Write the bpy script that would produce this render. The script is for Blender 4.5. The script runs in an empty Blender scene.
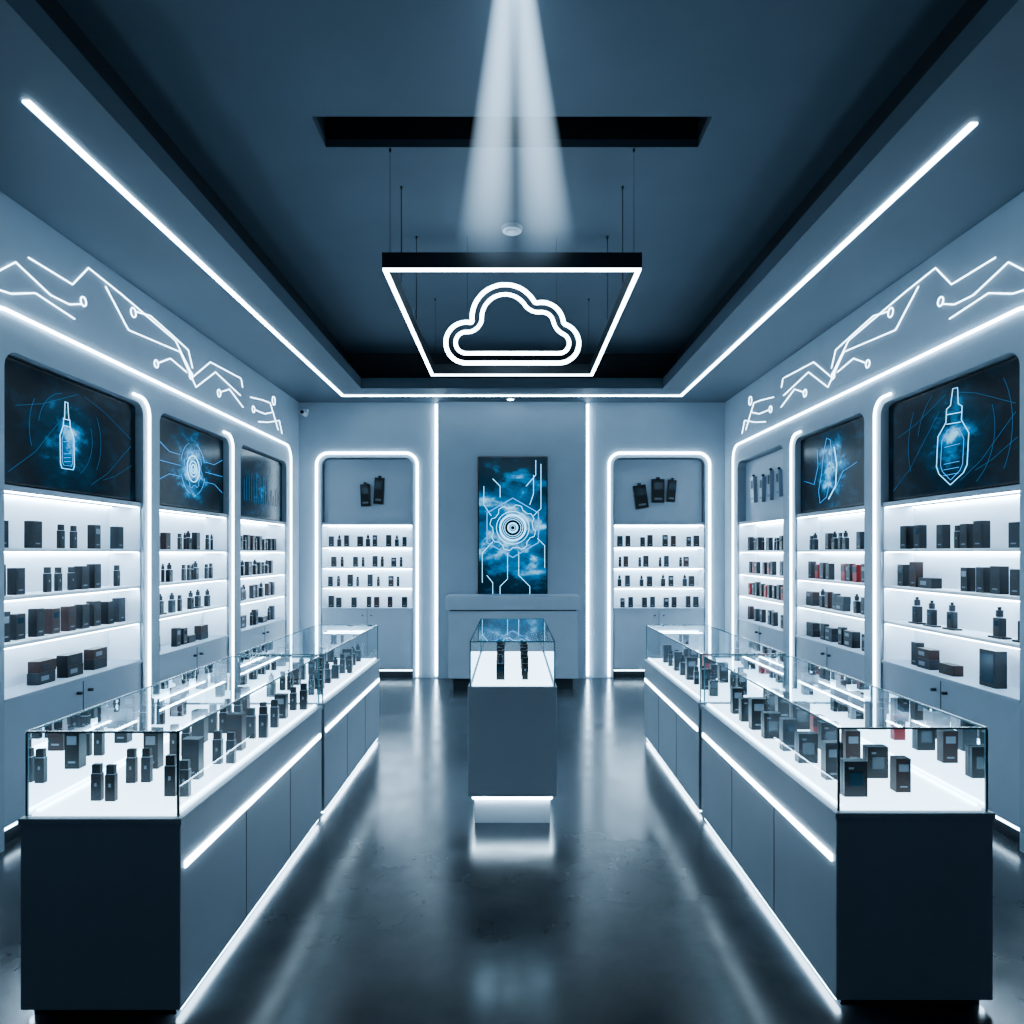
import bpy, math, random
from mathutils import Vector, Matrix
C=bpy.context
COL=C.scene.collection
try: C.scene.view_settings.look='AgX - Medium High Contrast'
except Exception: pass
# ---------------------------------------------------------------- materials
def nmat(name):
    m=bpy.data.materials.new(name); m.use_nodes=True
    nt=m.node_tree; nt.nodes.clear()
    o=nt.nodes.new('ShaderNodeOutputMaterial')
    return m,nt,o
def pmat(name,col,rough=.5,metal=0,noise=0,nscale=8,bump=0,emis=None,es=0,spec=.5):
    m,nt,o=nmat(name)
    p=nt.nodes.new('ShaderNodeBsdfPrincipled')
    p.inputs['Base Color'].default_value=(*col,1)
    p.inputs['Roughness'].default_value=rough
    p.inputs['Metallic'].default_value=metal
    p.inputs['Specular IOR Level'].default_value=spec
    if emis: 
        p.inputs['Emission Color'].default_value=(*emis,1); p.inputs['Emission Strength'].default_value=es
    if noise:
        tc=nt.nodes.new('ShaderNodeTexCoord'); n=nt.nodes.new('ShaderNodeTexNoise')
        n.inputs['Scale'].default_value=nscale; n.inputs['Detail'].default_value=6
        nt.links.new(tc.outputs['Object'],n.inputs['Vector'])
        r=nt.nodes.new('ShaderNodeValToRGB')
        r.color_ramp.elements[0].position=.3; r.color_ramp.elements[1].position=.7
        r.color_ramp.elements[0].color=(*[c*(1-noise) for c in col],1)
        r.color_ramp.elements[1].color=(*[min(1,c*(1+noise)) for c in col],1)
        nt.links.new(n.outputs['Fac'],r.inputs['Fac']); nt.links.new(r.outputs['Color'],p.inputs['Base Color'])
    nt.links.new(p.outputs[0],o.inputs[0]); return m
def emat(name,col,s):
    m,nt,o=nmat(name); e=nt.nodes.new('ShaderNodeEmission')
    e.inputs[0].default_value=(*col,1); e.inputs[1].default_value=s
    nt.links.new(e.outputs[0],o.inputs[0]); return m
ICE=(.60,.82,1.0)
M_wall=pmat('wall_paint',(.26,.32,.375),.55,noise=.04,nscale=3)
M_ceil=pmat('ceiling_paint',(.058,.084,.110),.7,noise=.05,nscale=2)
M_soff=pmat('soffit_paint',(.06,.088,.115),.6,noise=.05,nscale=2)
M_dark=pmat('dark_plinth_recess_shade',(.012,.018,.024),.8)  # near-black; carries recess shade on coves, plain dark on plinths
M_cab=pmat('cabinet_lacquer',(.30,.36,.42),.4,noise=.03,nscale=5)
M_counter=pmat('counter_lacquer',(.30,.345,.39),.42,noise=.03,nscale=4)
M_white=pmat('shelf_white',(.80,.86,.92),.35)
M_deck=pmat('emissive_white_deck',(.8,.88,.95),.3,emis=ICE,es=3.6)  # white deck with emission set in its own material
M_led=emat('led_tube',ICE,16)
M_led_s=emat('led_soft',ICE,9)
M_ledk=emat('led_kick',ICE,28)
M_leds=emat('shelf_led',ICE,38)
M_line=emat('circuit_line_led',ICE,9)
M_neon=emat('neon_tube',(.68,.86,1),11)
M_seam=pmat('seam_shadow_gap',(.01,.012,.016),.8)
M_black=pmat('device_black',(.006,.007,.009),.35,spec=.35)
M_dg=pmat('device_graphite',(.024,.028,.034),.38,.3,spec=.3)
M_sil=pmat('device_silver',(.35,.4,.46),.3,.8)
M_red=pmat('package_red',(.20,.008,.010),.4)
M_brn=pmat('package_brown',(.028,.014,.013),.4,spec=.3)
M_lab=pmat('device_label',(.13,.16,.19),.4)
M_lab2=pmat('device_display',(.012,.03,.045),.15)
PM=[M_black,M_dg,M_sil,M_red,M_brn,M_lab,M_lab2]
M_metal=pmat('dark_metal',(.06,.07,.08),.35,.8)
M_knob=pmat('knob_metal',(.08,.09,.1),.3,.9)
M_bez=pmat('screen_bezel',(.005,.007,.009),.25)
M_edge=pmat('glass_edge',(.09,.16,.18),.15)
M_holo=emat('hologram_line',(.08,.42,1),1.5)
M_holo_b=emat('hologram_line_bright',(.22,.62,1),2.8)
M_holo_d=emat('hologram_line_dim',(.05,.24,.5),.7)
M_wire=pmat('steel_cable',(.03,.035,.04),.4,.6)
M_plastic=pmat('white_plastic',(.5,.55,.6),.4)
def glass():
    m,nt,o=nmat('case_glass')
    t=nt.nodes.new('ShaderNodeBsdfTransparent'); t.inputs[0].default_value=(.92,.96,.97,1)
    g=nt.nodes.new('ShaderNodeBsdfGlossy'); g.inputs['Roughness'].default_value=.015; g.inputs[0].default_value=(.9,.97,1,1)
    f=nt.nodes.new('ShaderNodeFresnel'); f.inputs[0].default_value=1.45
    mx=nt.nodes.new('ShaderNodeMixShader')
    nt.links.new(f.outputs[0],mx.inputs[0]); nt.links.new(t.outputs[0],mx.inputs[1]); nt.links.new(g.outputs[0],mx.inputs[2])
    nt.links.new(mx.outputs[0],o.inputs[0]); return m
M_glass=glass()
def floormat():
    m,nt,o=nmat('polished_concrete'); L=nt.links.new
    p=nt.nodes.new('ShaderNodeBsdfPrincipled'); tc=nt.nodes.new('ShaderNodeTexCoord')
    n=nt.nodes.new('ShaderNodeTexNoise'); n.inputs['Scale'].default_value=1.4; n.inputs['Detail'].default_value=6; n.inputs['Roughness'].default_value=.6
    n2=nt.nodes.new('ShaderNodeTexNoise'); n2.inputs['Scale'].default_value=3.2; n2.inputs['Detail'].default_value=5
    L(tc.outputs['Object'],n.inputs['Vector']); L(tc.outputs['Object'],n2.inputs['Vector'])
    r=nt.nodes.new('ShaderNodeValToRGB'); r.color_ramp.elements[0].position=.25; r.color_ramp.elements[1].position=.8
    r.color_ramp.elements[0].color=(.014,.019,.025,1); r.color_ramp.elements[1].color=(.058,.070,.080,1)
    L(n.outputs['Fac'],r.inputs['Fac']); L(r.outputs['Color'],p.inputs['Base Color'])
    mr=nt.nodes.new('ShaderNodeMapRange'); mr.inputs['From Min'].default_value=.25; mr.inputs['From Max'].default_value=.75
    mr.inputs['To Min'].default_value=.15; mr.inputs['To Max'].default_value=.27
    L(n2.outputs['Fac'],mr.inputs['Value']); L(mr.outputs[0],p.inputs['Roughness'])
    p.inputs['Specular IOR Level'].default_value=.45
    L(p.outputs[0],o.inputs[0]); return m
M_floor=floormat()
def screenmat(name,cx,cy,aspect,rad,gs,bg,seed,streak=1.0):
    m,nt,o=nmat(name); L=nt.links.new; N=nt.nodes.new
    p=N('ShaderNodeBsdfPrincipled'); p.inputs['Base Color'].default_value=(.003,.005,.008,1); p.inputs['Roughness'].default_value=.2
    p.inputs['Specular IOR Level'].default_value=.15
    tc=N('ShaderNodeTexCoord')
    mp=N('ShaderNodeMapping'); mp.inputs['Location'].default_value=(-cx*aspect/rad,-cy/rad,0); mp.inputs['Scale'].default_value=(aspect/rad,1/rad,1)
    L(tc.outputs['UV'],mp.inputs[0]); g=N('ShaderNodeTexGradient'); g.gradient_type='SPHERICAL'; L(mp.outputs[0],g.inputs[0])
    pw=N('ShaderNodeMath'); pw.operation='POWER'; pw.inputs[1].default_value=1.5; L(g.outputs['Fac'],pw.inputs[0])
    mp2=N('ShaderNodeMapping'); mp2.inputs['Scale'].default_value=(aspect*1.6,2.6,1); mp2.inputs['Location'].default_value=(seed*3.1,seed,0); mp2.inputs['Rotation'].default_value=(0,0,.7)
    L(tc.outputs['UV'],mp2.inputs[0]); n=N('ShaderNodeTexNoise'); n.inputs['Scale'].default_value=2.2; n.inputs['Detail'].default_value=9; n.inputs['Roughness'].default_value=.62; n.inputs['Distortion'].default_value=.2
    L(mp2.outputs[0],n.inputs['Vector'])
    mr=N('ShaderNodeMapRange'); mr.inputs['From Min'].default_value=.5; mr.inputs['From Max'].default_value=.8; mr.inputs['To Max'].default_value=streak
    L(n.outputs['Fac'],mr.inputs['Value'])
    mul=N('ShaderNodeMath'); mul.operation='MULTIPLY'; mul.inputs[1].default_value=gs
    L(pw.outputs[0],mul.inputs[0])
    m2=N('ShaderNodeMath'); m2.operation='MULTIPLY_ADD'; m2.inputs[2].default_value=-.6
    L(n.outputs['Fac'],m2.inputs[0]); m2.inputs[1].default_value=3
    m3=N('ShaderNodeMath'); m3.operation='MULTIPLY'; L(mul.outputs[0],m3.inputs[0]); L(m2.outputs[0],m3.inputs[1])
    ad=N('ShaderNodeMath'); ad.operation='ADD'; L(m3.outputs[0],ad.inputs[0]); L(mr.outputs[0],ad.inputs[1])
    a2=N('ShaderNodeMath'); a2.operation='ADD'; a2.inputs[1].default_value=bg; L(ad.outputs[0],a2.inputs[0])
    r=N('ShaderNodeValToRGB'); e=r.color_ramp.elements
    e[0].position=0; e[0].color=(.0008,.003,.006,1); e[1].position=1; e[1].color=(.25,.65,.95,1)
    k=e.new(.3); k.color=(.003,.024,.05,1); k=e.new(.65); k.color=(.012,.17,.40,1)
    L(a2.outputs[0],r.inputs[0]); L(r.outputs[0],p.inputs['Emission Color']); p.inputs['Emission Strength'].default_value=1.3
    L(p.outputs[0],o.inputs[0]); return m
# ---------------------------------------------------------------- mesh tools
class MB:
    def __init__(s): s.v=[];s.f=[];s.m=[]
    def box(s,x0,x1,y0,y1,z0,z1,m=0,rot=0):
        b=len(s.v); cx,cy=(x0+x1)/2,(y0+y1)/2; c,sn=math.cos(rot),math.sin(rot)
        for z in(z0,z1):
            for x,y in((x0,y0),(x1,y0),(x1,y1),(x0,y1)):
                dx,dy=x-cx,y-cy; s.v.append((cx+dx*c-dy*sn,cy+dx*sn+dy*c,z))
        for q in((3,2,1,0),(4,5,6,7),(0,1,5,4),(1,2,6,5),(2,3,7,6),(3,0,4,7)):
            s.f.append(tuple(b+i for i in q)); s.m.append(m)
    def cyl(s,cx,cy,z0,z1,r,m=0,n=12,r2=None):
        b=len(s.v); r2=r if r2 is None else r2
        for z,rr in((z0,r),(z1,r2)):
            for i in range(n):
                a=2*math.pi*i/n; s.v.append((cx+rr*math.cos(a),cy+rr*math.sin(a),z))
        s.f.append(tuple(b+i for i in reversed(range(n)))); s.m.append(m)
        s.f.append(tuple(b+n+i for i in range(n))); s.m.append(m)
        for i in range(n):
            j=(i+1)%n; s.f.append((b+i,b+j,b+n+j,b+n+i)); s.m.append(m)
    def cyl_y(s,cx,cz,y0,y1,r,m=0,n=14,r2=None):
        b=len(s.v); r2=r if r2 is None else r2
        for y,rr in((y0,r),(y1,r2)):
            for i in range(n):
                a=2*math.pi*i/n; s.v.append((cx+rr*math.cos(a),y,cz+rr*math.sin(a)))
        s.f.append(tuple(b+i for i in range(n))); s.m.append(m)
        s.f.append(tuple(b+n+i for i in reversed(range(n)))); s.m.append(m)
        for i in range(n):
            j=(i+1)%n; s.f.append((b+j,b+i,b+n+i,b+n+j)); s.m.append(m)
    def obj(s,name,mats,parent=None,bevel=0,loc=(0,0,0),rot=0):
        me=bpy.data.meshes.new(name); me.from_pydata(s.v,[],s.f)
        if not isinstance(mats,list): mats=[mats]
        for mt in mats: me.materials.append(mt)
        for p,mi in zip(me.polygons,s.m): p.material_index=mi
        me.update(); o=bpy.data.objects.new(name,me); COL.objects.link(o)
        o.location=loc; o.rotation_euler=(0,0,rot)
        if parent: o.parent=parent
        if bevel:
            b=o.modifiers.new('bevel','BEVEL'); b.width=bevel; b.segments=2; b.limit_method='ANGLE'
        return o
def empty(name,loc=(0,0,0),rot=0,parent=None):
    o=bpy.data.objects.new(name,None); COL.objects.link(o); o.location=loc; o.rotation_euler=(0,0,rot)
    o.empty_display_size=.2
    if parent:o.parent=parent
    return o
def boxo(name,b,mat,parent=None,bevel=0,loc=(0,0,0)):
    m=MB(); m.box(*b); return m.obj(name,mat,parent,bevel,loc)
def tube(name,polys,r,mat,parent=None,loc=(0,0,0),rot=0):
    cu=bpy.data.curves.new(name,'CURVE'); cu.dimensions='3D'; cu.bevel_depth=r; cu.bevel_resolution=2; cu.use_fill_caps=True
    for pts,cyc in polys:
        sp=cu.splines.new('POLY'); sp.points.add(len(pts)-1)
        for i,p in enumerate(pts): sp.points[i].co=(*p,1)
        sp.use_cyclic_u=cyc
    cu.materials.append(mat)
    o=bpy.data.objects.new(name,cu); COL.objects.link(o); o.location=loc; o.rotation_euler=(0,0,rot)
    if parent:o.parent=parent
    return o
def arc(cx,cz,r,a0,a1,n=8,y=0,sx=1):
    return [(cx+sx*r*math.cos(math.radians(a0+(a1-a0)*i/n)),y,cz+r*math.sin(math.radians(a0+(a1-a0)*i/n))) for i in range(n+1)]
# ---------------------------------------------------------------- room shell
CZ=3.75; UZ=4.25; WX=2.9; BY=9.3; FY=-1.6; ND=.28
def wall_niched(name,u0,u1,z1,niches,loc,rot,t,r):
    pts=[(u0,0)]
    for a,b,h in sorted(niches):
        pts.append((a,0))
        pts+= [(p[0],p[2]) for p in arc(a+r,h-r,r,180,90)]
        pts+= [(p[0],p[2]) for p in arc(b-r,h-r,r,90,0)]
        pts.append((b,0))
    pts+=[(u1,0),(u1,z1),(u0,z1)]
    n=len(pts); v=[(p[0],0,p[1]) for p in pts]+[(p[0],t,p[1]) for p in pts]
    f=[]; 
    f.append(tuple(range(n))); f.append(tuple(range(2*n-1,n-1,-1)))
    for i in range(n):
        j=(i+1)%n; f.append((j,i,n+i,n+j))
    me=bpy.data.meshes.new(name); me.from_pydata(v,[],f); me.materials.append(M_wall); me.update()
    o=bpy.data.objects.new(name,me); COL.objects.link(o); o.location=loc; o.rotation_euler=(0,0,rot)
    return o
H=math.pi/2
NL=[(3.9,5.37),(5.62,7.0),(7.3,8.78)]
NTOP=2.87
wall_niched('wall_left',FY,BY,CZ,[(a,b,NTOP) for a,b in NL],(-WX,0,0),H,ND,.1)
wall_niched('wall_right',-BY,-FY,CZ,[(-b,-a,NTOP) for a,b in NL],(WX,0,0),-H,ND,.1)
NB=[(-2.6,-1.35),(1.38,2.63)]; NBT=3.0
wall_niched('wall_back',-WX-ND,WX+ND,CZ,[(a,b,NBT) for a,b in NB],(0,BY,0),0,ND,.12)
boxo('wall_front',(-WX-ND,WX+ND,FY-.1,FY,0,CZ),M_wall)
boxo('floor',(-WX-ND-.1,WX+ND+.1,FY-.2,BY+ND+.1,-.1,0),M_floor)
TX=1.88; TY1=8.5; TY0=.3; LIP=.13
m=MB(); X2=WX+ND
m.box(-X2,-TX,FY,BY+ND,CZ,CZ+LIP); m.box(TX,X2,FY,BY+ND,CZ,CZ+LIP)
m.box(-TX,TX,TY1,BY+ND,CZ,CZ+LIP); m.box(-TX,TX,FY,TY0,CZ,CZ+LIP)
m.obj('ceiling_soffit',M_soff)
m=MB(); cv=.22
m.box(-TX-cv-.05,-TX-cv,TY0-cv,TY1+cv,CZ+LIP,UZ); m.box(TX+cv,TX+cv+.05,TY0-cv,TY1+cv,CZ+LIP,UZ)
m.box(-TX-cv,TX+cv,TY1+cv,TY1+cv+.05,CZ+LIP,UZ); m.box(-TX-cv,TX+cv,TY0-cv-.05,TY0-cv,CZ+LIP,UZ)
m.obj('trim_cove',M_dark)  # cove shade put into the near-black colour
SX=1.17; S0=3.99; S1=4.29; A=TX+cv+.05
m=MB()
m.box(-A,A,TY0-cv-.05,S0,UZ,UZ+.05); m.box(-A,A,S1,TY1+cv+.05,UZ,UZ+.05)
m.box(-A,-SX,S0,S1,UZ,UZ+.05); m.box(SX,A,S0,S1,UZ,UZ+.05)
m.obj('ceiling',M_ceil)
m=MB(); m.box(-SX-.03,SX+.03,S0-.03,S1+.03,UZ+.3,UZ+.33)
m.box(-SX-.03,SX+.03,S0-.03,S0,UZ+.05,UZ+.3);m.box(-SX-.03,SX+.03,S1,S1+.03,UZ+.05,UZ+.3)
m.box(-SX-.03,-SX,S0,S1,UZ+.05,UZ+.3);m.box(SX,SX+.03,S0,S1,UZ+.05,UZ+.3)
m.obj('ceiling_slot_recess',M_dark)
# ceiling LED profile
e=empty('ceiling_led_profile',(0,0,CZ))
LX=2.2; m=MB()
for s,ys in((-1,3.09),(1,3.25)):
    m.box(s*LX-.017,s*LX+.017,ys,8.86,-.01,0)
m.box(-LX-.017,LX+.017,8.86,8.895,-.012,0)
m.obj('led_diffuser',M_led,e)
# ---------------------------------------------------------------- products
def device(mb,rng,x,y,z,kind,sc=1.0,rot=0):
    c=rng.choice([0,0,0,1])
    if kind=='mod':
        w,d,h=.05*sc,.034*sc,.095*sc
        mb.box(x-w/2,x+w/2,y-d/2,y+d/2,z,z+h,c,rot)
        mb.box(x-w*.3,x+w*.3,y-d/2-.002,y-d/2,z+h*.55,z+h*.85,6,0) if rot==0 else None
        mb.cyl(x,y,z+h,z+h+.006*sc,.015*sc,2); mb.cyl(x,y,z+h+.006*sc,z+h+.04*sc,.017*sc,1)
        mb.cyl(x,y,z+h+.04*sc,z+h+.056*sc,.008*sc,0,10,.010*sc)
    elif kind=='pen':
        r=.012*sc; h=.13*sc
        mb.cyl(x,y,z,z+.008,r*1.7,1); mb.cyl(x,y,z+.008,z+h*.7,r,c); mb.cyl(x,y,z+h*.7,z+h*.74,r*1.05,2)
        mb.cyl(x,y,z+h*.74,z+h*.93,r*.9,1); mb.cyl(x,y,z+h*.93,z+h*1.05,r*.5,0,10,r*.6)
    elif kind=='pod':
        w,d,h=.036*sc,.022*sc,.13*sc
        mb.box(x-w/2,x+w/2,y-d/2,y+d/2,z,z+h*.74,c,rot); mb.box(x-w*.46,x+w*.46,y-d*.46,y+d*.46,z+h*.74,z+h*.76,2,rot)
        mb.box(x-w*.42,x+w*.42,y-d*.42,y+d*.42,z+h*.76,z+h,0,rot)
        if rot==0: mb.box(x-w*.12,x+w*.12,y-d/2-.001,y-d/2,z+h*.4,z+h*.5,5)
    elif kind=='box':
        w,d,h=rng.uniform(.055,.07)*sc,.045*sc,rng.uniform(.125,.15)*sc
        cc=rng.choice([0,0,0,0,0,1,4]); mb.box(x-w/2,x+w/2,y-d/2,y+d/2,z,z+h,cc,rot)
        if rot==0:
            mb.box(x-w*.33,x+w*.33,y-d/2-.0015,y-d/2,z+h*.62,z+h*.84,rng.choice([1,1,5,6]))
            mb.box(x-w*.25,x+w*.25,y-d/2-.0015,y-d/2,z+h*.15,z+h*.2,5)
    elif kind=='case':
        w,d,h=.085*sc,.045*sc,.13*sc
        mb.box(x-w/2,x+w/2,y-d/2,y+d/2,z,z+h,0,rot)
        mb.box(x-w*.5-.001,x+w*.5+.001,y-d*.1,y+d*.1,z+h*.1,z+h+.001,1,rot)
        if rot==0:
            mb.box(x-w*.3,x+w*.3,y-d/2-.0015,y-d/2,z+h*.3,z+h*.7,6); mb.box(x-w*.32,x-w*.1,y-d/2-.0015,y-d/2,z+h*.78,z+h*.84,5)
    elif kind=='redbox':
        w,d,h=.06*sc,.04*sc,.13*sc
        mb.box(x-w/2,x+w/2,y-d/2,y+d/2,z,z+h,3); mb.box(x-w*.5,x+w*.5,y-d/2-.0015,y-d/2,z+h*.55,z+h*.9,0)
    elif kind=='wide':
        w,d,h=.13*sc,.06*sc,.06*sc
        n=rng.choice([1,2,2])
        for i in range(n):
            cc=rng.choice([0,0,0,1,4]); o=rng.uniform(-.006,.006)
            mb.box(x-w/2+o,x+w/2+o,y-d/2,y+d/2,z+i*h+.0005,z+(i+1)*h,cc)
            mb.box(x-w*.35+o,x+w*.1+o,y-d/2-.0015,y-d/2,z+(i+.3)*h,z+(i+.7)*h,rng.choice([5,1,5]))
    elif kind=='stand':
        w=.1*sc; mb.box(x-w/2,x+w/2,y-.03,y+.03,z,z+.012,0)
        device(mb,rng,x,y,z+.012,'mod',sc*.95,rot)
    elif kind=='tank':
        mb.box(x-.06*sc,x+.06*sc,y-.03*sc,y+.03*sc,z,z+.19*sc,0); mb.box(x-.048*sc,x+.048*sc,y-.03*sc-.0015,y-.03*sc,z+.02*sc,z+.17*sc,6)
def stock(name,parent,w,depth,shelves,rows,seed,gap=1.0,sc=1.15):
    rng=random.Random(seed); mb=MB()
    for z,kinds in zip(shelves,rows):
        x=.09+rng.uniform(0,.05)
        i=0
        while x<w-.08:
            k=kinds[i%len(kinds)]; i+=1
            if k!='_':
                device(mb,rng,x,depth+rng.uniform(-.01,.01),z,k,sc*rng.uniform(.95,1.05))
            step={'mod':.1,'pen':.06,'pod':.08,'box':.105,'redbox':.085,'wide':.19,'stand':.14,'tank':.17,'case':.14,'_':.09}[k]*sc*gap
            x+=step*rng.uniform(.95,1.15)
    mb.obj(name,PM,parent,bevel=.002)
# ---------------------------------------------------------------- cabinets
SH=[.86,1.17,1.445,1.73]; HEAD=2.06
def uvplane(name,x0,x1,z0,z1,y,mat,parent):
    me=bpy.data.meshes.new(name); me.from_pydata([(x0,y,z0),(x1,y,z0),(x1,y,z1),(x0,y,z1)],[],[(0,1,2,3)])
    uv=me.uv_layers.new(name='UVMap')
    for i,c in enumerate(((0,0),(1,0),(1,1),(0,1))): uv.data[i].uv=c
    me.materials.append(mat); o=bpy.data.objects.new(name,me); COL.objects.link(o); o.parent=parent; return o
def cabinet(x0,x1,top,loc,rot,rows,seed,screen=None,art=None,gap=1.0,sh=SH,head=HEAD,sc=1.15):
    g=.006; w=x1-x0-2*g
    M=Matrix.Rotation(rot,4,'Z')@Vector((x0+g,0,0))
    e=empty('built_in_display_cabinet',(loc[0]+M.x,loc[1]+M.y,0),rot)
    d=ND
    m=MB(); m.box(0,w,d-.02,d-.002,.1,head); m.obj('back_panel',M_white,e)
    m=MB(); m.box(0,w,.012,d-.02,head,head+.035); m.obj('header',M_cab,e,.003)
    m=MB()
    for z in sh[1:]: m.box(0,w,.02,d-.02,z-.022,z)
    m.obj('shelves',M_white,e,.002)
    m=MB()
    for z in sh[1:]+[head]:
        zz=z-.022 if z!=head else z
        m.box(.02,w-.02,.028,.05,zz-.006,zz)
        m.box(.02,w-.02,d-.045,d-.03,zz-.006,zz)
    m.obj('shelf_led_strips',M_leds,e)
    m=MB(); m.box(0,w,.012,d-.02,.12,sh[0]-.02); m.box(0,w,.002,d-.02,sh[0]-.02,sh[0]); m.obj('base_cabinet',M_cab,e,.003)
    m=MB(); m.box(w/2-.002,w/2+.002,.009,.013,.13,sh[0]-.03); m.obj('door_gap',M_seam,e)
    m=MB(); m.cyl_y(w/2-.06,sh[0]-.1,-.018,.012,.011); m.cyl_y(w/2+.06,sh[0]-.1,-.018,.012,.011); m.obj('knobs',M_knob,e)
    m=MB(); m.box(0,w,.06,d-.02,0,.12); m.obj('plinth',M_dark,e)
    m=MB(); m.box(.01,w-.01,.045,.059,.085,.1); m.obj('kick_led',M_led_s,e)
    m=MB(); m.box(0,.008,.02,d-.02,sh[0],head); m.box(w-.008,w,.02,d-.02,sh[0],head); m.obj('side_liners',M_white,e)
    stock('product_stock',e,w,.13,sh,rows,seed,gap,sc)
    zb,zt=head+.035,top-.012
    if screen:
        m=MB(); m.box(.015,w-.015,.05,.09,zb+.01,zt-.01); m.obj('screen_bezel',M_bez,e,.004)
        uvplane('screen_panel',.03,w-.03,zb+.025,zt-.025,.048,screen,e)
        if art:
            for i,(polys,r,mt) in enumerate(art(w,(zb+zt)/2)): tube('screen_graphic_%d'%i,polys,r,mt,e)
    else:
        m=MB(); m.box(.01,w-.01,.10,.115,zb,zt); m.obj('upper_panel',M_cab,e)
        if art:
            mb=MB(); art(mb,w,(zb+zt)/2); o=mb.obj('mounted_devices',PM,e,.004)
    return e
def tf(pts,x,z,s,flip=1,y=.045): return [(x+p[0]*s*flip,y,z+p[1]*s) for p in pts]
bottle=[(-.16,-.5),(.16,-.5),(.2,-.44),(.2,-.02),(.1,.14),(.09,.24),(.06,.26),(.04,.5),(-.04,.5),(-.06,.26),(-.09,.24),(-.1,.14),(-.2,-.02),(-.2,-.44)]
bottle2=[(0,-.5),(.16,-.38),(.2,-.3),(.2,.02),(.1,.16),(.1,.3),(.05,.33),(.03,.5),(-.03,.5),(-.05,.33),(-.1,.3),(-.1,.16),(-.2,.02),(-.2,-.3),(-.16,-.38)]
def art_bottle(xc,s,ang=0,wf=1,shape=bottle):
    def f(w,zc):
        x=xc*w; ca,sa=math.cos(ang),math.sin(ang)
        R=lambda P:[(p[0]*wf*ca-p[1]*sa,p[0]*wf*sa+p[1]*ca) for p in P]
        out=[([(tf(R(shape),x,zc,s),True),(tf(R([(-.09,.14),(.09,.14)]),x,zc,s),False),(tf(R([(-.1,.24),(.1,.24)]),x,zc,s),False)],.0022,M_holo_b)]
        inner=[(p[0]*.72,p[1]*.8-.05) for p in shape[:5]+shape[-4:]]
        L=[(tf(R(inner),x,zc,s),True)]
        for k in(-.4,-.34,-.28,-.1): L.append((tf(R([(-.1,k),(.1,k+.02)]),x,zc,s),False))
        out.append((L,.0018,M_holo))
        D=[]
        for rr,a0,a1 in((.62,100,170),(.62,-60,20),(.8,150,200),(.85,-30,30)):
            D.append(([p for p in arc(x,zc,rr*s,a0,a1,14,.0465) if abs(p[2]-zc)<.33 and .06<p[0]<w-.06],False))
        for x0,z0,x1,z1 in((.06,-.3,.45,.2),(.1,.1,.5,.3),(.6,-.3,.94,.05),(.55,.3,.94,.1),(.7,-.25,.95,-.1)):
            D.append(([(x0*w,.0465,zc+z0),((x0*.6+x1*.4)*w,.0465,zc+z0*.7+z1*.3),(x1*w,.0465,zc+z1)],False))
        out.append(([d for d in D if len(d[0])>1],.0013,M_holo_d)); return out
    return f
def art_gear(xc,s,full=False):
    def f(w,zc):
        x=xc*w; circ=lambda r,n=28:([(x+r*math.cos(6.2832*i/n),.045,zc+r*math.sin(6.2832*i/n)) for i in range(n)],True)
        L=[circ(s*.18),circ(s*.3)]; L2=[circ(s*.1)]
        g=[]
        for i in range(48):
            a=6.2832*i/48; r=s*(.45 if (i//3)%2 else .38); g.append((x+r*math.cos(a),.045,zc+r*math.sin(a)))
        R=[(g,True)]
        for a0 in (20,110,200,290):
            R.append((arc(x,zc,s*.6,a0,a0+55,8,.045),False))
        for sx in(-1,1):
            for dz in(-.12,0,.12):
                x1=x+sx*s*.62; x2=x+sx*s*1.6
                x2=min(max(x2,.05),w-.05)
                R.append(([(x1,.045,zc+dz*s*2),((x1+x2)/2,.045,zc+dz*s*2),(x2,.045,zc+dz*s*3.5)],False))
        return [(L,.004,M_holo_b),(L2,.005,M_holo_b),(R,.002,M_holo)]
    return f
def art_bars(w,zc):
    L=[];rng=random.Random(5)
    for i in range(16):
        x=.2+i*(w-.4)/15; L.append(([(x,.045,zc-.2),(x,.045,zc-.2+rng.uniform(.05,.35))],False))
    return [(L,.0025,M_holo_d)]
def art_curve(w,zc):
    x=.45*w
    A=[(-.25,-.5),(-.02,-.42),(.12,-.1),(.16,.2),(.1,.45),(-.02,.5),(-.12,.3),(-.2,-.05),(-.3,-.3)]
    B=[(.05,-.5),(.3,-.3),(.34,.05),(.25,.35)]
    return [([(tf(B,x,zc,.55),False)],.004,M_holo_b),([(tf(A,x,zc,.6),True),(tf([(-.9,-.1),(-.5,-.2),(-.35,.1),(-.38,.4)],x,zc,.55),False),(tf([(-.1,-.3),(0,0),(0,.3)],x,zc,.5),False),(tf([(.3,-.4),(.6,-.1),(1.1,0)],x,zc,.5),False)],.002,M_holo)]
def mount(devs):
    def f(mb,w,zc):
        for x,z,ww,hh,t,col in devs:
            b=len(mb.v); x=x*w
            mb.box(x-ww/2,x+ww/2,.055,.10,zc+z-hh/2,zc+z+hh/2,col)
            mb.box(x-ww*.32,x+ww*.32,.052,.0545,zc+z+hh*.05,zc+z+hh*.36,6 if col!=2 else 1)
            mb.box(x-ww*.15,x+ww*.15,.065,.09,zc+z+hh/2,zc+z+hh/2+.03,1)
            mb.box(x-ww*.3,x+ww*.3,.052,.0545,zc+z-hh*.38,zc+z-hh*.3,5)
            for i in range(b,len(mb.v)):
                v=mb.v[i]; dx,dz=v[0]-x,v[2]-zc-z; mb.v[i]=(x+dx*math.cos(t)-dz*math.sin(t),v[1],zc+z+dx*math.sin(t)+dz*math.cos(t))
    return f
LOC_L=(-WX,0); LOC_R=(WX,0)
sm=screenmat
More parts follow.
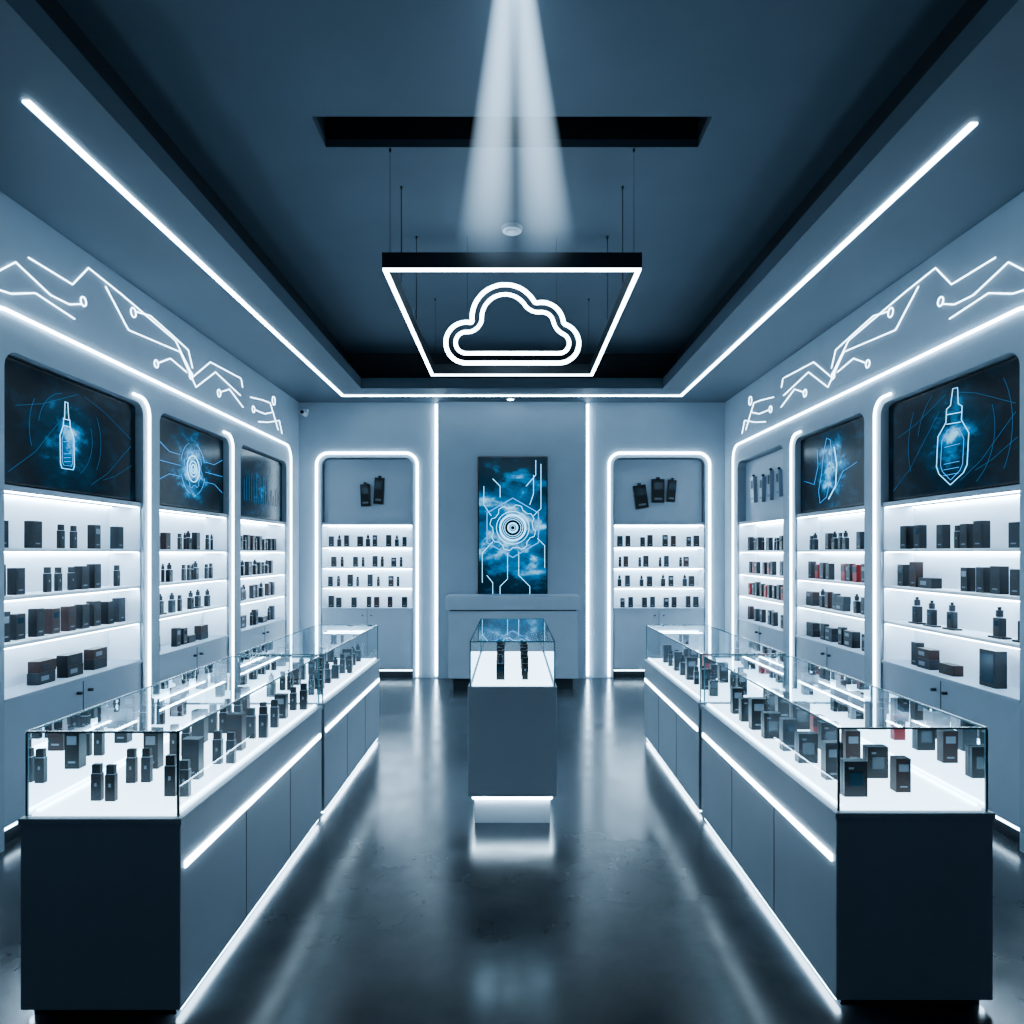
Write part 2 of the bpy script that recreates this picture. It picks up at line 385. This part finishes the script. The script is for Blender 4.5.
cabinet(*NL[0],NTOP,LOC_L,H,[['box','_','_','wide','wide','wide','_'],['box','box','box'],['box','box','_','pod','pod','pod'],['box','_','box','_','pod','pod','_']],1,sm('scr1',.42,.45,1.9,.6,.8,.0,1,.25),art_bottle(.42,.44,.03,.8),1.12,sc=1.25)
cabinet(*NL[1],NTOP,LOC_L,H,[['wide','_','box','box','wide'],['mod','stand','mod','pod','_'],['pod','pod','pen','mod','_'],['pen','mod','box','_','pod']],2,sm('scr2',.5,.5,1.8,.7,1.1,.0,4,.4),art_gear(.5,.4),1.1)
cabinet(*NL[2],NTOP,LOC_L,H,[['box','_','wide','pod'],['box','box','mod','_'],['box','pod','mod'],['box','box','pod']],3,sm('scr3',.5,.4,1.9,.6,.35,.06,9,.4),art_bars,1.1)
neg=lambda a,b:(-b,-a)
cabinet(*neg(*NL[0]),NTOP,LOC_R,-H,[['_','box','wide','wide','_','tank'],['_','stand','stand','stand','_'],['box','box','wide','_','box','box'],['box','box','_','box','pod']],11,sm('scr4',.55,.5,1.9,.6,.85,.0,2,.25),art_bottle(.55,.64,-.08,1.25,bottle2),1.15,sc=1.25)
cabinet(*neg(*NL[1]),NTOP,LOC_R,-H,[['wide','box','wide','box'],['wide','mod','box','box'],['box','redbox','box','box','_','redbox'],['pod','mod','_','box','mod']],12,sm('scr5',.5,.5,1.8,.7,1.0,.0,7,.4),art_curve,1.1)
cabinet(*neg(*NL[2]),NTOP,LOC_R,-H,[['box','_','box'],['redbox','box','box','box'],['box','redbox','box','_'],['box','pen','pod']],13,None,mount([(.25,0,.1,.32,.1,2),(.45,-.02,.09,.3,-.05,2),(.62,0,.08,.34,0,2),(.8,0,.07,.3,.1,2)]),1.1)
SHB=[.95,1.24,1.51,1.79]
cabinet(*NB[0],NBT,(0,BY),0,[['box','box','_','box','_'],['box','pod','_'],['box','pod','_'],['box','mod','box','_']],21,None,mount([(.47,-.06,.13,.30,.04,0),(.62,.0,.13,.36,-.06,0)]),.92,SHB,2.08,1.05)
cabinet(*NB[1],NBT,(0,BY),0,[['box','box','_'],['mod','box','_'],['pod','box','_'],['box','box','_']],22,None,mount([(.31,-.08,.17,.32,.15,0),(.5,.0,.17,.32,0,0),(.65,.0,.11,.3,-.08,0)]),.92,SHB,2.08,1.05)
# ---------------------------------------------------------------- LED arches on walls
def wall_leds(loc,rot,sgn,name):
    e=empty(name,(loc[0],loc[1],0),rot); U=lambda y:sgn*y
    P=[]; y=-.012; top=3.09; near,far=3.72,8.93; r=.18
    def P3(pts): return [(U(a),y,z) for a,z in pts]
    out=[(near,.02),(near,top-r)]+[(p[0],p[2]) for p in arc(near+r,top-r,r,180,90)]+[(p[0],p[2]) for p in arc(far-r,top-r,r,90,0)]+[(far,.02)]
    P.append((P3(out),False))
    for (a,b),nx in zip(NL[:2],[NL[1][0],NL[2][0]]):
        u=b+.07; r2=.13; t2=NTOP+.045
        P.append((P3([(b-.16,t2)]+[(p[0],p[2]) for p in arc(u-r2,t2-r2,r2,90,0)]+[(u,.02)]),False))
    tube('arch_led',P,.010,M_led,e)
    L=[]
    def c(a,z,r=.03): L.append(([(U(a)+r*math.cos(6.2832*i/16),-.004,z+r*math.sin(6.2832*i/16)) for i in range(16)],True))
    def l(*p): L.append(([(U(a),-.004,z) for a,z in p],False))
    l((3.8,3.25),(3.984,3.397),(4.286,3.319),(4.47,3.327),(4.585,3.372)); c(4.615,3.4)
    l((3.75,3.17),(3.95,3.2),(4.15,3.28),(4.52,3.25)); l((4.09,3.47),(4.5,3.47),(4.67,3.65),(5.05,3.62),(5.875,3.53),(6.20,3.30),(6.556,3.533),(7.28,3.565))
    c(5.224,3.54,.035); l((5.26,3.56),(5.47,3.6),(6.11,3.517),(6.19,3.376))
    l((4.865,3.6),(5.156,3.384),(5.96,3.455),(6.26,3.22),(6.67,3.467),(7.28,3.38))
    c(5.56,3.24); l((5.6,3.26),(5.79,3.35),(6.08,3.31)); c(6.16,3.30,.03)
    c(6.75,3.28,.035); l((6.79,3.3),(7.0,3.38),(7.35,3.27)); l((7.3,3.565),(7.34,3.48))
    l((7.557,3.425),(7.92,3.475),(8.18,3.497),(8.46,3.224)); l((7.7,3.313),(8.0,3.33),(8.25,3.40)); c(8.3,3.55,.05); c(7.65,3.31,.035)
    l((7.8,3.2),(8.1,3.25),(8.5,3.35),(8.6,3.2))
    tube('circuit_lines',L,.0032,M_line,e)
wall_leds((-WX,0),H,1,'led_wall_decor')
wall_leds((WX,0),-H,-1,'led_wall_decor')
for a,b in NB:
    e=empty('led_arch',(0,BY,0)); r=.16; o=.06
    pts=[(a-o,-.012,.02),(a-o,-.012,NBT+o-r)]+arc(a-o+r,NBT+o-r,r,180,90,8,-.012)+arc(b+o-r,NBT+o-r,r,90,0,8,-.012)+[(b+o,-.012,.02)]
    tube('arch_led',[(pts,False)],.016,M_led,e)
# back centre panel
boxo('trim_feature_panel',(-1.0,1.0,BY-.05,BY,0,CZ),M_wall)
for s in(-1,1): boxo('vertical_led_strip',(-.015,.015,-.015,.015,0,CZ-.06),M_led,None,0,(s*1.03,BY-.025,.03))
# TV
e=empty('wall_mounted_screen',(-.46,BY-.05,0))
boxo('bezel',(0,.94,-.045,0,1.08,3.0),M_bez,e,.004)
uvplane('screen_panel',.015,.925,1.095,2.985,-.047,sm('scr_back',.5,.5,.48,.5,1.05,.14,5,.75),e)
x=.47; zc=2.04; s=.5
circ=lambda r,n=32:([(x+r*math.cos(6.2832*i/n),-.052,zc+r*math.sin(6.2832*i/n)) for i in range(n)],True)
tube('graphic_rings',[circ(.06),circ(.17)],.013,M_holo_b,e)
m=MB(); m.cyl_y(x,zc,-.0505,-.048,.15,0,32); m.obj('graphic_lens',M_bez,e)
tube('graphic_inner_rings',[circ(.11),circ(.135),circ(.22),circ(.03)],.004,M_holo_b,e)
g=[]
for i in range(48):
    a=6.2832*i/48; r=.31 if (i//3)%2 else .27; g.append((x+r*math.cos(a),-.052,zc+r*math.sin(a)))
Y=-.052
T=[(g,True),([(.4,Y,1.7),(.4,Y,1.35),(.3,Y,1.25),(.3,Y,1.12)],False),([(.55,Y,1.72),(.55,Y,1.4),(.7,Y,1.25),(.7,Y,1.12)],False),
 ([(.75,Y,2.2),(.85,Y,2.3),(.85,Y,2.9)],False),([(.7,Y,2.35),(.75,Y,2.5),(.75,Y,2.75)],False),([(.65,Y,2.6),(.78,Y,2.75),(.78,Y,2.95)],False),
 ([(.18,Y,2.2),(.08,Y,2.35),(.08,Y,2.6)],False),([(.2,Y,1.85),(.06,Y,1.7),(.06,Y,1.3)],False),([(.12,Y,1.4),(.2,Y,1.3),(.2,Y,1.12)],False),
 ([(.8,Y,1.9),(.9,Y,1.8),(.9,Y,1.5)],False),([(.3,Y,2.45),(.3,Y,2.6),(.2,Y,2.7)],False)]
tube('graphic_circuit',T,.004,M_holo_b,e)
tube('graphic_hexagon',[([(x+.40*math.cos(6.2832*(i+.5)/6),-.052,zc+.40*math.sin(6.2832*(i+.5)/6)) for i in range(6)],True)],.008,M_holo,e)
# reception desk
e=empty('reception_desk',(0,8.55,0))
boxo('body',(-.8,.83,.03,.42,.12,.97),M_cab,e,.004)
boxo('top',(-.83,.86,0,.44,.985,1.16),M_cab,e,.006)
boxo('reveal',(-.78,.81,.045,.42,.97,.985),M_seam,e)
boxo('plinth',(-.74,.77,.07,.4,0,.12),M_dark,e)
# ---------------------------------------------------------------- counters
def glasscase(e,w,l,bz,tz):
    m=MB(); g=.015; m.box(g+.01,w-g-.01,g+.01,l-g-.01,bz-.002,bz+.008); m.obj('lit_deck',M_deck,e)
    m=MB()
    m.v+= [(g,g,bz),(w-g,g,bz),(w-g,l-g,bz),(g,l-g,bz),(g,g,tz),(w-g,g,tz),(w-g,l-g,tz),(g,l-g,tz)]
    m.f+= [(0,1,5,4),(1,2,6,5),(2,3,7,6),(3,0,4,7),(4,5,6,7)]; m.m+=[0]*5
    m.obj('glass_panels',M_glass,e)
    m=MB(); t=.004
    for xx in(g,w-g):
        for yy in(g,l-g): m.box(xx-t,xx+t,yy-t,yy+t,bz,tz-.004)
        m.box(xx-t,xx+t,g,l-g,tz-.004,tz+.003)
    for yy in(g,l-g): m.box(g,w-g,yy-t,yy+t,tz-.004,tz+.003)
    m.obj('glass_edges',M_edge,e)
def counter(x0,x1,y0,y1,inner,seed,kinds,sc):
    e=empty('glass_display_counter',(x0,y0,0)); w=x1-x0; l=y1-y0; bz=.735; tz=1.045
    m=MB(); m.box(0,w,0,l,.035,bz-.025); m.obj('body',M_counter,e,.003)
    m=MB(); m.box(-.006,w+.006,-.006,l+.006,bz-.025,bz-.002); m.obj('top_rim',M_counter,e,.002)
    m=MB(); m.box(.03,w-.03,.03,l-.03,0,.035); m.obj('plinth',M_dark,e)
    m=MB()
    for xx in((w-.03,w-.012),(.012,.03)): m.box(xx[0],xx[1],.03,l-.03,.018,.034)
    m.obj('kick_led',M_ledk,e)
    m=MB(); a,b=(w,w+.006) if inner>0 else (-.006,0)
    m.box(a,b,.03,l-.04,.54,.565); m.obj('side_led_strip',M_led,e)
    m=MB(); a,b=(w-.001,w+.0015) if inner>0 else (-.0015,.001)
    for f in(1/3,2/3): m.box(a,b,l*f-.002,l*f+.002,.04,.53)
    m.obj('panel_seams',M_seam,e)
    g=.015; glasscase(e,w,l,bz,tz)
    rng=random.Random(seed); mb=MB(); dz=bz+.008
    lm=MB(); lm.box(g+.012,g+.022,g+.03,l-g-.03,dz,dz+.008); lm.box(w-g-.022,w-g-.012,g+.03,l-g-.03,dz,dz+.008); lm.obj('deck_led',M_led_s,e)
    for row,fx in enumerate((.34,.76) if inner>0 else (.24,.6)):
        y=.16+row*.05; i=row
        while y<l-.12:
            k=kinds[i%len(kinds)]; i+=1
            if k=='box' and inner<0 and row==1 and .9<y<1.1: k='redbox'
            xx=w*fx+rng.uniform(-.015,.015)
            device(mb,rng,xx,y,dz,k,sc*rng.uniform(.92,1.08))
            if k in('pen','pod'): device(mb,rng,xx+.05*sc,y+rng.uniform(-.01,.02),dz,k,sc*rng.uniform(.92,1.08))
            y+=rng.uniform(.17,.23)
    mb.obj('product_stock',PM,e,.003)
    return e
counter(-1.79,-1.207,2.485,4.33,1,31,['pod','pod','box','pod','box'],1.15)
counter(-1.79,-1.207,4.39,6.22,1,32,['mod','pod','box','mod'],1.1)
counter(1.207,1.79,2.54,4.35,-1,33,['case','box','case','box'],1.05)
counter(1.207,1.79,4.41,6.22,-1,34,['mod','box','pod','box'],1.1)
# pedestal
e=empty('glass_display_pedestal',(-.275,4.25,0)); w=.555; l=1.5
boxo('body',(0,w,0,l,.18,.866),M_counter,e,.003)
boxo('plinth',(.04,w-.04,.05,l-.05,0,.18),M_white,e)
m=MB(); m.box(.03,w-.03,.035,.048,.155,.178); m.box(.025,.038,.05,l-.05,.155,.178); m.box(w-.038,w-.025,.05,l-.05,.155,.178); m.obj('kick_led',M_ledk,e)
glasscase(e,w,l,.866,1.146)
mb=MB(); rng=random.Random(77)
for fx in(.35,.66):
    y=.2
    while y<l-.2:
        device(mb,rng,w*fx+rng.uniform(-.01,.01),y,.876,rng.choice(['pod','mod','pod']),1.05+ .25*(y/l)); y+=.14
mb.obj('product_stock',PM,e,.003)
# ---------------------------------------------------------------- hanging frame + cloud
FZ=3.48; e=empty('suspended_light_frame',(0,0,FZ)); fx=.8; y0,y1=4.29,6.87; t=.035
m=MB(); m.box(-fx-t/2,fx+t/2,y0,y0+t,0.012,.11); m.box(-fx-t/2,fx+t/2,y1-t,y1,.012,.11)
m.box(-fx-t/2,-fx+t/2,y0+t,y1-t,.012,.11); m.box(fx-t/2,fx+t/2,y0+t,y1-t,.012,.11); m.obj('frame_profile',M_metal,e,.002)
m=MB(); a=.004
m.box(-fx-t/2+a,fx+t/2-a,y0+a,y0+t-a,0,.012); m.box(-fx-t/2+a,fx+t/2-a,y1-t+a,y1-a,0,.012)
m.box(-fx-t/2+a,-fx+t/2-a,y0+t-a,y1-t+a,0,.012); m.box(fx-t/2+a,fx+t/2-a,y0+t-a,y1-t+a,0,.012); m.obj('led_diffuser',M_led,e)
m=MB()
for yy,r in((4.31,.0015),(4.75,.003),(5.5,.003),(6.85,.0015)):
    for s in(-1,1): m.cyl(s*(fx-.03),yy,.1,UZ-FZ,r,0,6); m.cyl(s*(fx-.03),yy,UZ-FZ-.02,UZ-FZ,.008,0,8)
m.obj('suspension_cables',M_wire,e)
e=empty('neon_cloud_sign',(0,5.5,3.54))
def cloud(off):
    cs=[(-.37,-.145,.165),(-.055,.055,.268),(.24,.005,.175),(.38,-.15,.16)]
    def ins(x,z):
        if any((x-a)**2+(z-b)**2<r*r for a,b,r in cs): return True
        return -.37<x<.38 and -.31<z<-.1
    P=[]
    for i in range(300):
        a=6.283185*i/300; r=.8
        while r>0 and not ins(r*math.cos(a),-.12+r*math.sin(a)): r-=.002
        P.append(Vector((r*math.cos(a),0,-.12+r*math.sin(a))))
    n=len(P); D=[0]
    for i in range(n): D.append(D[-1]+(P[(i+1)%n]-P[i]).length)
    T=D[-1]; K=260; Q=[]; j=0
    for k in range(K):
        t=T*k/K
        while D[j+1]<t: j+=1
        Q.append(P[j].lerp(P[(j+1)%n],(t-D[j])/max(1e-9,D[j+1]-D[j])))
    for _ in range(3): Q=[(Q[k-1]+2*Q[k]+Q[(k+1)%K])/4 for k in range(K)]
    if off==0: return [tuple(q) for q in Q]
    R=[]
    for k in range(K):
        tn=(Q[(k+1)%K]-Q[k-1]).normalized(); nrm=Vector((-tn.z,0,tn.x))
        q=Q[k]+nrm*off
        if min((q-o).length for o in Q)>off*.96: R.append(q)
    for _ in range(2): R=[(R[k-1]+2*R[k]+R[(k+1)%len(R)])/4 for k in range(len(R))]
    return [tuple(q) for q in R]
tube('outer_neon',[(cloud(0),True)],.018,M_neon,e)
tube('inner_neon',[(cloud(.078),True)],.016,M_neon,e)
m=MB()
for sx in(-.36,.36): m.cyl(sx,0,0,UZ-3.54,.0015,0,6)
m.obj('suspension_cables',M_wire,e)
# smoke detector
m=MB(); m.cyl(0,0,-.03,0,.075,0,24,.085); m.cyl(0,0,-.045,-.03,.045,0,24,.06); m.obj('smoke_detector',M_plastic,loc=(0,5.35,UZ))
# downlight
m=MB(); m.cyl(0,0,-.01,0,.06,0,20); m.cyl(0,0,-.014,-.01,.04,1,20); m.obj('recessed_downlight',[M_plastic,M_led],loc=(-.02,9.08,CZ))
# security camera
e=empty('security_camera',(-2.8,9.22,3.6)); m=MB(); m.box(-.03,.03,.02,.08,.0,.05); m.cyl_y(0,-.02,-.12,.04,.035,0,16); m.cyl_y(0,-.02,-.125,-.12,.025,1,16); m.obj('body',[M_plastic,M_black],e)
# ---------------------------------------------------------------- spotlights, visible beams painted as emissive cone volumes
def beam(tx,tilt_x):
    src=Vector((tilt_x,2.9,4.28)); tgt=Vector((tx,4.25,3.59)); d=tgt-src; L=d.length
    q=d.to_track_quat('-Z','Y')
    e=empty('ceiling_spotlight'); e.location=src; e.rotation_mode='QUATERNION'; e.rotation_quaternion=q
    m=MB(); m.cyl(0,0,-.02,.06,.03,0,16); m.obj('lamp_head',M_metal,e)
    m,nt,o=nmat('emissive_beam'); N=nt.nodes.new; K=nt.links.new
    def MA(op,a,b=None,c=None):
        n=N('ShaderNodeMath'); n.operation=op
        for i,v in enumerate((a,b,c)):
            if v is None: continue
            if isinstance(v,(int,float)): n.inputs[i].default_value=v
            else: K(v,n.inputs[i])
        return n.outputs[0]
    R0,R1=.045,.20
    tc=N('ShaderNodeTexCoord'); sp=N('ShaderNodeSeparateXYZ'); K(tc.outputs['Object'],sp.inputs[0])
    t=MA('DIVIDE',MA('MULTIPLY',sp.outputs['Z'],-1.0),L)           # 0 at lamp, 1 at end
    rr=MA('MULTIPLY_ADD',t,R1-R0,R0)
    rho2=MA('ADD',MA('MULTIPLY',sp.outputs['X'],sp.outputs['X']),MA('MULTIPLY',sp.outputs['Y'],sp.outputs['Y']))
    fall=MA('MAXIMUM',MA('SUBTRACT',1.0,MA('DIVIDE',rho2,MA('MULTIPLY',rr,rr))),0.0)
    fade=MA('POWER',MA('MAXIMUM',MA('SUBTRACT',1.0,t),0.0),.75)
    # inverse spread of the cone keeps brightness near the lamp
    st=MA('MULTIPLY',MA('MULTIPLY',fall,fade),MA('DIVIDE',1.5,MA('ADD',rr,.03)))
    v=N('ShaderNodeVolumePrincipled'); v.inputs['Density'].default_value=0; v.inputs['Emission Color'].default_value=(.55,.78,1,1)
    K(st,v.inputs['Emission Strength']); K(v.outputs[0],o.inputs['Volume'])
    mb=MB(); mb.cyl(0,0,-L,0,R1,0,40,R0); mb.obj('emissive_beam_cone',m,e)  # cone emits the beam glow itself, no haze scattering
    li=bpy.data.lights.new('spot','SPOT'); li.energy=40; li.color=ICE; li.spot_size=.3; li.spot_blend=.5; lo=bpy.data.objects.new('spot',li); COL.objects.link(lo); lo.parent=e; lo.location=(0,0,-.03)
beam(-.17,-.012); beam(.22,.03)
# ---------------------------------------------------------------- added fill light and housing, unseen behind the viewer, brightens counter ends
e=empty('added_front_fill',(0,-.9,CZ-.03)); boxo('fill_housing',(-.6,.6,-.15,.15,0,.03),M_metal,e)
li=bpy.data.lights.new('front_fill_area','AREA'); li.shape='RECTANGLE'; li.size=1.1; li.size_y=.25; li.energy=14; li.color=(.6,.8,1)
o=bpy.data.objects.new('front_fill_light',li); COL.objects.link(o); o.parent=e; o.location=(0,0,-.01); o.rotation_euler=(.5,0,0)
w=bpy.data.worlds.new('world'); C.scene.world=w; w.use_nodes=True
bg=w.node_tree.nodes['Background']; bg.inputs[0].default_value=(.2,.4,.7,1); bg.inputs[1].default_value=.02
cd=bpy.data.cameras.new('camera'); cam=bpy.data.objects.new('camera',cd); COL.objects.link(cam)
cam.location=(0,0,1.7); cam.rotation_euler=(math.pi/2,0,0); cd.sensor_width=36; cd.lens=24; cd.shift_y=.04; cd.clip_start=.05
C.scene.camera=cam
